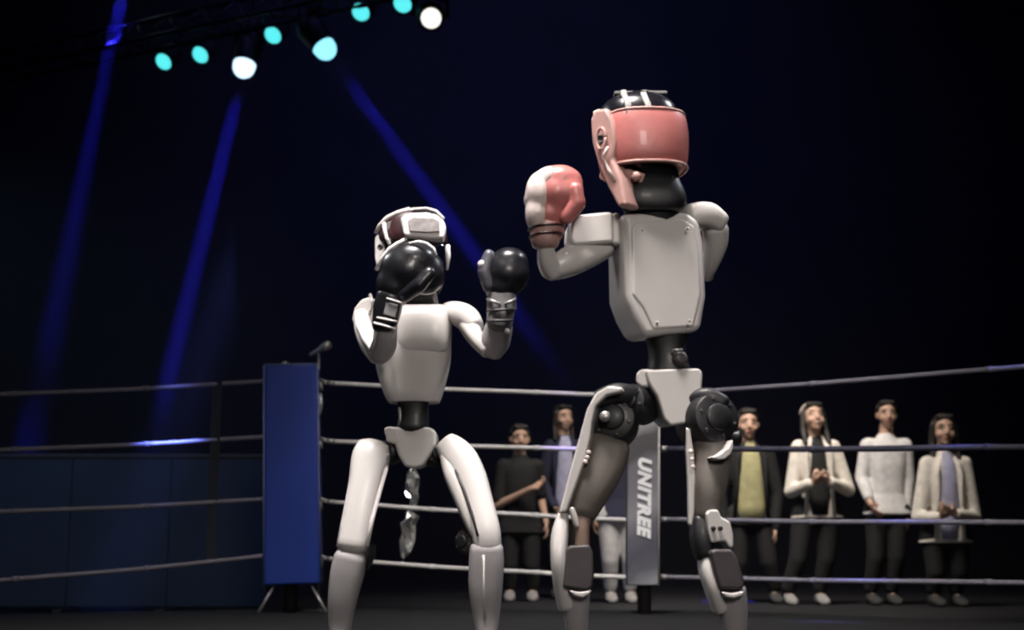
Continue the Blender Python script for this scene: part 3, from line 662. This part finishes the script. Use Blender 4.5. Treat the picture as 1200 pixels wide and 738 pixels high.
# guard arm across the face (left in the picture)
slab('shoulder', [(411, 376), (415, 360), (423, 350), (434, 347), (441, 353), (440, 372), (432, 380), (416, 381)], Y - .0, .09, M_PALE, L, yaw=-.2, bevel=.014, seg=4)
strap3('shoulder_cable', [(434, 345, Y - .03), (437, 356, Y - .05), (434, 367, Y - .05), (424, 376, Y - .04)], .005, M_GREY, L)
limb('upper_arm', [(424, 372, Y - .03, 9, .034), (427, 388, Y - .06, 11, .034), (433, 404, Y - .09, 11, .034), (440, 417, Y - .11, 9, .03)], M_WHITE, L, n=2.8)
limb('forearm', [(446, 414, Y - .12, 13, .034), (451, 404, Y - .15, 13, .034), (453, 392, Y - .18, 12, .032), (454, 382, Y - .19, 12, .03)], M_SHANK, L, n=2.8)
strap3('forearm_guard', [(421, 381, Y - .09), (428, 398, Y - .13), (436, 409, Y - .15), (441, 398, Y - .18), (442, 385, Y - .2)], .010, M_WHITE, L)
bolt(457, 411, Y - .155, .009, M_WHITE, L, -.2)
bm = bmesh.new(); GY = Y - .2
ell(bm, mp_(477, 316), (.078, .062, .070)); ell(bm, mp_(484, 306, .0), (.070, .06, .055)); ell(bm, mp_(462, 334), (.052, .05, .06)); cap(bm, mp_(456, 350), .038, mp_(466, 325), .055); ell(bm, mp_(500, 320, .01), (.052, .05, .062))
gl = voxel('glove', bm, M_BGLOVE, L, .006, 8)
bm = bmesh.new(); cap(bm, mp_(474, 346, -.03), .02, mp_(491, 334, -.05), .022); cap(bm, mp_(491, 334, -.05), .022, mp_(503, 320, -.05), .019)
voxel('thumb', bm, M_BGLOVE, gl, .005, 5)
strap3('glove_highlight', [(480, 285.5, GY - .043), (490, 283, GY - .05), (500, 285, GY - .053), (508, 291, GY - .052), (511, 299, GY - .05)], .0042, M_LETTER, gl)  # highlight put in as a white tube along the glove's upper edge
limb('cuff', [(458, 346, GY, 16, .042), (454, 362, GY + .005, 17, .042), (450, 384, GY + .01, 14, .038)], M_BGLOVE, gl, n=2.5)
def cuff_stripe(ax, ay, bx, by, r=.0032, m=M_WHITEL, par=None, d=-.047):
    strap3('cuff_stripe', [(ax, ay, GY + d * .55), (ax * .67 + bx * .33, ay * .67 + by * .33, GY + d), (ax * .33 + bx * .67, ay * .33 + by * .67, GY + d), (bx, by, GY + d * .6)], r, m, par or gl)
cuff_stripe(449, 348, 474, 356); cuff_stripe(442, 372, 466, 377); cuff_stripe(438, 378, 463, 385)
slab('cuff_patch', [(452, 353), (466, 357), (463, 372), (449, 368)], GY - .04, .012, M_STRAP, gl, yaw=-.1, bevel=.003)
# other arm (right in the picture)
limb('shoulder', [(526, 366, Y + .0, 11, .045), (536, 368, Y - .01, 14, .05), (548, 374, Y - .02, 15, .048), (556, 384, Y - .03, 12, .042)], M_WHITE, L, n=2.6)
limb('upper_arm', [(546, 378, Y - .02, 11, .04), (554, 390, Y - .04, 11, .036), (562, 402, Y - .06, 9, .032), (570, 412, Y - .07, 7, .028)], M_PALE, L, n=2.8)
limb('forearm', [(577, 412, Y - .06, 13, .034), (580, 402, Y - .07, 17, .036), (583, 390, Y - .08, 17, .036), (585, 382, Y - .09, 16, .034)], M_SHANK, L, n=3)
bolt(594, 388, Y - .125, .008, M_WHITEL, L, .2)
GY = Y - .1
bm = bmesh.new()
ell(bm, mp_(594, 320), (.066, .06, .066)); ell(bm, mp_(597, 308), (.056, .056, .045)); ell(bm, mp_(588, 336), (.050, .05, .05)); cap(bm, mp_(588, 352), .036, mp_(590, 330), .05)
g2 = voxel('glove', bm, M_BGLOVE, L, .006, 8)
bm = bmesh.new(); cap(bm, mp_(572, 336, -.03), .017, mp_(567, 318, -.035), .02); cap(bm, mp_(567, 318, -.035), .02, mp_(573, 299, -.03), .018)
voxel('thumb', bm, mat('greyer_black_leather', (.06, .06, .075), .4, var=.2, bump=.05), g2, .005, 5)  # thumb leather is greyer than the rest of the glove
lathe('thumb_tip', mp_(564, 309, -.045), (-.6, -.7, .2), [(-.006, .011), (.004, .010), (.008, .006), (.009, .001)], M_WHITEL, g2)
limb('cuff', [(588, 346, GY, 17, .042), (587, 362, GY, 16.5, .041), (585, 382, GY, 15, .038)], M_STRAP, g2, n=2.5)
for (ax_, ay_, bx_, by_) in ((571, 350, 590, 358), (589, 358, 604, 350), (571, 364, 602, 362), (571, 376, 600, 375)):
    cuff_stripe(ax_, ay_, bx_, by_, .004, M_DARK if ay_ > 360 else M_GREY, g2)
slab('cuff_tab', [(596, 352), (605, 349), (606, 362), (599, 370), (594, 362)], GY - .03, .02, M_STRAP, g2, yaw=.3, bevel=.004)
# waist, pelvis, hips
limb('waist', [(484, 466, Y + .0, 20, .05), (485, 482, Y + .0, 17, .045), (484, 502, Y + .0, 19, .05)], M_BLACK, L, n=3)
limb('waist_rod', [(468, 478, Y - .03, 2, .006), (469, 490, Y - .035, 2, .006), (468, 502, Y - .03, 2, .006)], M_GREY, L)
slab('pelvis', [(458, 502), (464, 499.5), (504, 500), (511, 505), (511, 521), (505, 532), (496, 546), (486, 549), (474, 547), (466, 533), (462, 520)], Y - .045, .12, M_WHITE, L, yaw=-.05, bevel=.013, seg=4, taper=.92)
slab('pelvis_lobe', [(449, 502), (454, 499), (467, 500.5), (469, 516), (464, 521), (453, 518)], Y - .04, .08, M_WHITE, L, yaw=-.2, bevel=.010, seg=4)
motor('hip_motor', un(458, 530, Y + .02), (-.3, -.95, 0), .034, .04, L)
motor('hip_motor', un(509, 532, Y + .02), (.3, -.95, 0), .036, .04, L)
# leg left in the picture
limb('thigh', [(437, 528, Y - .02, 20, .05), (434, 540, Y - .03, 22, .055), (428, 570, Y - .05, 19.5, .055), (420, 605, Y - .07, 18, .05), (413, 640, Y - .085, 18, .046)], M_WHITE, L, n=2.8)
for (xa, xb) in ((0, 0),):
    strap3('thigh_trim', [(455, 532, Y - .06), (452, 550, Y - .075), (445, 576, Y - .09), (436, 610, Y - .105), (430, 640, Y - .115)], .006, M_WHITEL, L)
    strap3('thigh_trim', [(417, 532, Y - .055), (413, 552, Y - .075), (408, 580, Y - .09), (402, 612, Y - .105), (396, 640, Y - .11)], .005, M_WHITEL, L)
limb('knee', [(428, 640, Y - .05, 12, .04), (426, 650, Y - .05, 13, .042), (424, 662, Y - .05, 10, .038)], M_BLACK, L, n=3)
limb('shank', [(411, 652, Y - .08, 18.5, .046), (407, 672, Y - .075, 19, .046), (402, 700, Y - .065, 16.5, .042), (399, 730, Y - .05, 13, .034), (398, 752, Y - .05, 10, .028)], M_SHANK, L, n=3)
# leg right in the picture
limb('thigh', [(527, 524, Y - .02, 16, .05), (539, 538, Y - .04, 20, .055), (551, 560, Y - .06, 19, .055), (561, 590, Y - .08, 17, .052), (569, 622, Y - .1, 17, .048), (571, 640, Y - .1, 16, .044)], M_WHITE, L, n=2.8)
limb('inner_thigh', [(521, 536, Y - .055, 5, .02), (529, 556, Y - .075, 9, .03), (540, 582, Y - .09, 9, .032), (550, 610, Y - .1, 7, .028), (555, 626, Y - .105, 4, .02)], M_PALE, L, n=2.6)
strap3('thigh_groove', [(534, 550, Y - .105), (544, 575, Y - .122), (554, 604, Y - .136), (560, 628, Y - .145)], .004, M_DARK, L)
motor('knee_motor', un(553, 634, Y - .06), (-.6, -.75, 0), .036, .04, L, M_DARK)
limb('shank', [(570, 642, Y - .1, 19, .046), (570, 660, Y - .095, 20, .046), (569, 690, Y - .085, 19, .042), (570, 722, Y - .07, 15, .035), (571, 752, Y - .07, 10, .028)], M_SHANK, L, n=3)
strap3('shin_ridge', [(567, 650, Y - .142), (567, 690, Y - .126), (568, 725, Y - .104)], .004, M_PALE, L)
for fx, dy0 in ((398, -.05), (571, -.07)):
    a = un(fx, 752, Y + dy0); bm = bmesh.new()
    R = [ring(Vector((a.x, a.y - dy, CANVAS_Z + h * .5 + .004)), Vector((1, 0, 0)), Vector((0, 0, 1)), wd, h * .5, 3.5, 20) for dy, wd, h in ((-.075, .012, .02), (-.065, .028, .04), (-.02, .032, .06), (.04, .036, .045), (.10, .034, .032), (.118, .016, .018))]
    skin_rings(bm, R); obj('foot', bm, M_DARK, L)
    obj('ankle', tube_bm([(a.x, a.y, a.z), (a.x, a.y - .005, CANVAS_Z + .045)], .018, 12), M_BLACK, L)

# ------------------------------------------------------------------ spectators beyond the ropes
def hand(bm, wr, d, nrm, curl=.5, s=1.0, left=1):
    """palm, four fingers of unequal length and a thumb off the palm's side; d: pointing way, nrm: way the palm faces"""
    d = Vector(d).normalized(); nrm = Vector(nrm); nrm = (nrm - d * nrm.dot(d)).normalized(); sd = d.cross(nrm) * left
    for k in (-1, 0, 1): cap(bm, wr + sd * .012 * k * s, .017 * s, wr + d * .075 * s + sd * .022 * k * s, .014 * s, 8)
    for k, (ln, off) in enumerate(((.062, .030), (.072, .010), (.067, -.010), (.052, -.029))):
        a = wr + d * .085 * s + sd * off * s; b_ = a + (d * math.cos(curl * .6) + nrm * math.sin(curl * .6)) * ln * .55 * s
        c = b_ + (d * math.cos(curl * 1.6) + nrm * math.sin(curl * 1.6)) * ln * .5 * s
        cap(bm, a, .0095 * s, b_, .009 * s, 8); cap(bm, b_, .009 * s, c, .0078 * s, 8)
    a = wr + d * .025 * s + sd * .028 * s; b_ = a + (d * .6 + sd * .7 + nrm * .3).normalized() * .045 * s
    cap(bm, a, .013 * s, b_, .0105 * s, 8); cap(bm, b_, .0105 * s, b_ + (d * .8 + nrm * .35).normalized() * .032 * s, .009 * s, 8)

def person(label, Y, head, yaw, pitch, sho, hips, arms, feet, top, legs, shoe, hair='short', sleeve=1.0, jacket=None, knees=None, hr=.112, smile=False, group=None, female=False, op=1.0):
    """head/sho/hips/arms/feet in photo pixels at distance Y; arms: per side (elbow, wrist, hand dir, palm normal)"""
    def W(p): return un(p[0], p[1], Y + (p[2] if len(p) > 2 else 0))
    H = W(head); f = Vector((math.sin(yaw) * math.cos(pitch), -math.cos(yaw) * math.cos(pitch), math.sin(pitch)))
    r = Vector((math.cos(yaw), math.sin(yaw), 0)); u = r.cross(f) * -1
    if u.z < 0: u = -u
    Q = Matrix((r, -f, u)).transposed().to_quaternion()
    def h(x, y, z): return H + (r * x + f * y + u * z) * (hr / .112)
    k = hr / .112
    S = [W(p) for p in sho]; HP = [W(p) for p in hips]; F = [Vector((W(p).x, W(p).y, 0)) for p in feet]
    neck = (S[0] + S[1]) / 2; pel = (HP[0] + HP[1]) / 2
    root = thing('person', label, 'person', (pel.x, pel.y, 0), group)
    bm = bmesh.new()
    # head: skull, face, jaw, chin, nose, brow, lips, ears
    ell(bm, h(0, -.012, .028), (.074 * k, .092 * k, .084 * k), Q); ell(bm, h(0, .022, -.02), (.062 * k, .066 * k, .078 * k), Q)
    ell(bm, h(0, .034, -.068), (.044 * k, .046 * k, .036 * k), Q); ell(bm, h(0, .066, -.088), (.020 * k, .018 * k, .017 * k), Q)
    cap(bm, h(0, .086, .010), .008 * k, h(0, .103, -.026), .0125 * k, 10); ell(bm, h(0, .093, -.032), (.019 * k, .011 * k, .009 * k), Q)
    for sx in (-1, 1):
        ell(bm, h(.030 * sx, .070, .024), (.024 * k, .014 * k, .009 * k), Q); ell(bm, h(.036 * sx, .056, -.030), (.026 * k, .026 * k, .028 * k), Q)
        ell(bm, h(.076 * sx, -.006, -.008), (.010 * k, .020 * k, .030 * k), Q)
    ell(bm, h(0, .084, -.058), (.024 * k, .010 * k, .010 * k), Q)
    cap(bm, h(0, -.015, -.06), .052 * k, neck + Vector((0, .01, .02)), .056)
    sw = (S[1] - S[0]); fw = Vector((sw.x, sw.y, 0)).normalized(); hs = sw.length / 2; bk = Vector((0, 1, 0)); nb = neck + Vector((0, .01, .05))
    def trunk(bm, g, lo=1.04):
        R = []
        for t, wd, dp, n in ((-.06, .050, .050, 2), (.0, .072, .060, 2), (.05, hs * .62, .075, 2.2), (.11, hs * .98, .092, 2.4), (.20, hs * 1.06, .104, 2.5), (.38, hs * 1.0, .110, 2.5),
                             (.58, hs * (.82 if female else .90), .102, 2.4), (.78, hs * (.78 if female else .86), .098, 2.4), (lo, max(hs * .90, (HP[1] - HP[0]).length / 2 + (.108 if g > 0 else .03)), .118 if g > 0 else .10, 2.4)):
            c = nb.lerp(pel, t); R.append(ring(c, fw, bk, wd + g, dp + g, n, 24))
        skin_rings(bm, R)
    trunk(bm, -.012)
    KN = [HP[i].lerp(F[i], .5) + Vector((0, -.03, 0)) if not knees else W(knees[i]) for i in (0, 1)]
    for i in (0, 1):
        cap(bm, HP[i], .072, KN[i], .050); cap(bm, KN[i], .050, F[i] + Vector((0, .02, .09)), .036); cap(bm, F[i] + Vector((0, .02, .07)), .034, F[i] + Vector((0, -.08, .03)), .022)
    AR = []
    for i in (0, 1):
        if arms[i] is None: AR.append(None); continue
        e, wr, hd, hn = arms[i]; E, Wr = W(e), W(wr); AR.append((E, Wr))
        cap(bm, S[i] + Vector((0, 0, -.028)), .040, E, .035); cap(bm, E, .037, Wr, .026); hand(bm, Wr, hd, hn, .5, .95, 1 if i == 0 else -1)
    body = voxel('body', bm, M_SKIN, root, .0085, 3)
    # top with sleeves
    bm = bmesh.new(); trunk(bm, .008, 1.06)
    for i in (0, 1):
        if AR[i] is None: continue
        E, Wr = AR[i]; cap(bm, S[i] + Vector((0, 0, -.016)), .066, S[i].lerp(E, min(1, sleeve * 2)), .056); cap(bm, S[i] + Vector((0, 0, -.014)), .064, neck + Vector((0, 0, -.02)), .06)
        if sleeve > .5: cap(bm, E, .056, E.lerp(Wr, (sleeve - .5) * 2 * .93), .042)
    shirt = voxel('jacket' if jacket else 'top', bm, top, root, .010, 5)
    if jacket:                                            # shirt front showing between the open jacket's edges
        bm = bmesh.new(); R = []
        for t, wd, dp in ((-.04, .052, .052), (.02, .06, .07), (.10, .068, .096), (.2, .07, .118), (.4, .075, .126), (.6, .08, .12), (.8, .085, .116), (1.02, .088, .124)):
            R.append(ring(nb.lerp(pel, t), fw, bk, wd * (op if t > .05 else 1), dp + (.008 if op > 1 else 0), 2.6 if op > 1 else 2.3, 24))
        skin_rings(bm, R); sf = obj('shirt', bm, jacket, root)
        for q in (-1, 1):
            def lp(t, x, d_): return nb.lerp(pel, t) + fw * x * q * (op if t > .05 else 1) + Vector((0, -d_, 0))
            a, b2, c2 = lp(.03, .055, .062), lp(.45, .072, .112), lp(1.02, .088, .110)
            obj('lapel', tube_bm([a, lp(.14, .066, .095), lp(.25, .07, .108), b2, c2], [.012, .02, .022, .018, .014], 10), top, shirt)
    # trousers or skirt
    bm = bmesh.new()
    for i in (0, 1):
        cap(bm, HP[i] + Vector((0, 0, .04)), .098, KN[i], .072); cap(bm, KN[i], .072, F[i] + Vector((0, .02, .13)), .058)
    cap(bm, HP[0], .11, HP[1], .11)
    voxel('trousers', bm, legs, root, .010, 4)
    for i in (0, 1):
        bm = bmesh.new(); a = F[i]
        R = [ring(a + Vector((0, dy, hh * .5 + .003)), Vector((1, 0, 0)), Vector((0, 0, 1)), wd, hh * .5, 2.8, 16) for dy, wd, hh in ((.085, .02, .05), (.075, .036, .085), (.03, .042, .10), (-.04, .046, .075), (-.11, .048, .055), (-.155, .040, .045), (-.175, .018, .028))]
        skin_rings(bm, R); o = obj('shoe', bm, shoe, root)
    # hair
    bm = bmesh.new()
    ell(bm, h(0, -.026, .044), (.083 * k, .094 * k, .084 * k), Q)
    for sx in (-1, 1): cap(bm, h(.066 * sx, .010, .05), .022 * k, h(.074 * sx, -.03, .0), .02 * k)
    cap(bm, h(-.04, .052, .092), .020 * k, h(.045, .05, .094), .020 * k)
    if hair == 'long':
        for sx in (-1, 1):
            cap(bm, h(.072 * sx, .005, .04), .026 * k, h(.082 * sx, -.01, -.08), .027 * k); cap(bm, h(.082 * sx, -.01, -.08), .027 * k, h(.088 * sx, .02, -.19), .018 * k)
        cap(bm, h(0, -.07, .0), .07 * k, h(0, -.06, -.15), .06 * k)
    voxel('hair', bm, M_HAIR, root, .008, 4)
    # eyes, brows, mouth
    for sx in (-1, 1):
        bm = bmesh.new(); ell(bm, h(.029 * sx, .0765, .005), (.0135 * k, .007 * k, .0062 * k), Q, 12); ew = obj('eye', bm, M_EYEW, body)
        bm = bmesh.new(); ell(bm, h(.029 * sx, .0815, .005), (.0062 * k, .0035 * k, .0058 * k), Q, 10); obj('iris', bm, M_EYED, body)
        obj('brow', tube_bm([h(.014 * sx, .086, .030), h(.030 * sx, .084, .035), h(.046 * sx, .074, .030)], .0042 * k, 6), M_HAIR, body)
    if smile:
        bm = bmesh.new(); ell(bm, h(0, .088, -.060), (.024 * k, .008 * k, .010 * k), Q, 14); obj('mouth', bm, M_LIP, body)
        bm = bmesh.new(); ell(bm, h(0, .0925, -.0575), (.018 * k, .006 * k, .0055 * k), Q, 12); obj('teeth', bm, M_TEETH, body)
    else:
        bm = bmesh.new(); ell(bm, h(0, .090, -.058), (.022 * k, .007 * k, .0065 * k), Q, 14); obj('mouth', bm, M_LIP, body)
    return root, h, k, Q
G_ = 'spectators standing beyond the ropes'
# man in black tee, forearm reaching out to the right
person('man in black short-sleeved tee reaching his bare forearm out, between the robots', 11.6, (609, 514), .15, -.05,
       [(590, 544), (629, 544)], [(597, 620), (621, 620)],
       [((583, 592, -.04), (624, 572, -.22), (.75, -.25, .45), (0, -.6, .6)), ((634, 585, .05), (640, 612, .0), (.1, -.1, -1), (-1, 0, 0))],
       [(597, 700), (624, 700)], C_BLACK, C_BLACK, C_SHOE, sleeve=.42, group=G_, hr=.117)
# smiling person in dark jacket with pale collar
rt, h_, k_, Q_ = person('smiling dark-haired person in navy jacket with pale collar, behind the man in the tee', 12.2, (660, 490), .45, .0,
       [(645, 521), (679, 521)], [(651, 602), (675, 602)],
       [((636, 566, 0), (650, 594, -.14), (.35, -.4, -.8), (1, 0, 0)), ((688, 566, .0), (686, 604, -.04), (0, 0, -1), (-1, 0, 0))],
       [(652, 695), (676, 695)], C_NAVY, C_BLACK, C_DSHOE, hair='long', jacket=C_LILAC, smile=True, group=G_, hr=.116, sleeve=1.0, female=True, op=1.3)
# navy top and pale trousers, half behind the lettered pad
person('person in navy top and pale trousers, half behind the grey lettered pad', 11.3, (722, 482), .1, 0,
       [(703, 519), (741, 519)], [(713, 606), (737, 606)],
       [((693, 566, 0), (696, 606, -.03), (0, 0, -1), (1, 0, 0)), ((748, 566, 0), (746, 606, -.03), (0, 0, -1), (-1, 0, 0))],
       [(716, 700), (739, 700)], C_NAVY, C_GREYC, C_SHOE, group=G_)
# olive shirt, dark open jacket
person('short-haired person in olive shirt under an open black jacket, right of the pink-gloved robot', 11.2, (876, 497), .0, -.02,
       [(857, 529), (899, 529)], [(864, 610), (892, 610)],
       [((844, 580, 0), (848, 620, -.04), (0, 0, -1), (1, 0, 0)), ((911, 580, 0), (908, 620, -.04), (0, 0, -1), (-1, 0, 0))],
       [(866, 700), (908, 700)], C_BLACK, C_BLACK, C_DSHOE, jacket=C_OLIVE, group=G_, hr=.124, op=1.55)
# woman in cream cardigan, hands together
rt, h_, k_, Q_ = person('woman in cream cardigan over black top, hair band, chin raised, hands held together', 10.9, (953, 491), .12, .28,
       [(936, 522), (976, 522)], [(943, 602), (972, 602)],
       [((927, 576, -.02), (951, 566, -.24), (.75, -.2, .45), (.4, .3, .6)), ((994, 574, -.02), (972, 564, -.24), (-.75, -.2, .35), (-.4, .3, .6))],
       [(925, 701), (962, 701)], C_CREAM, C_BLACK, C_SHOE, hair='long', jacket=C_BLACK, smile=True, group=G_, hr=.124, female=True, op=1.25)
pts = [h_(.086 * math.cos(a), -.02 + .02 * math.sin(a), .035 + .086 * math.sin(a)) for a in [i * PI / 12 for i in range(13)]]
obj('hair_band', tube_bm(pts, .010, 8), mat('pale_band', (.45, .40, .33), .5), rt)
# white tops further right
person('person in plain white top just right of the woman in the cream cardigan', 10.9, (1039, 486), -.1, 0,
       [(1017, 520), (1060, 520)], [(1028, 598), (1052, 598)],
       [((1010, 560, 0), (1020, 590, -.12), (.3, -.5, -.7), (1, 0, 0)), ((1064, 562, 0), (1062, 604, -.04), (0, 0, -1), (-1, 0, 0))],
       [(1022, 701), (1046, 701)], C_WHITE, C_BLACK, C_DSHOE, group=G_, sleeve=.9)
person('woman in white coat over lilac top at the far right of the crowd', 10.6, (1106, 505), -.1, .05,
       [(1087, 541), (1129, 541)], [(1094, 630), (1122, 630)],
       [((1076, 606, -.02), (1100, 606, -.22), (.75, -.2, .35), (.4, .3, .6)), ((1142, 606, -.02), (1120, 602, -.24), (-.75, -.2, .35), (-.4, .3, .6))],
       [(1096, 702), (1122, 702)], C_CREAM, C_BLACK, C_DSHOE, hair='long', jacket=C_LILAC, group=G_, hr=.125, female=True, op=1.2)
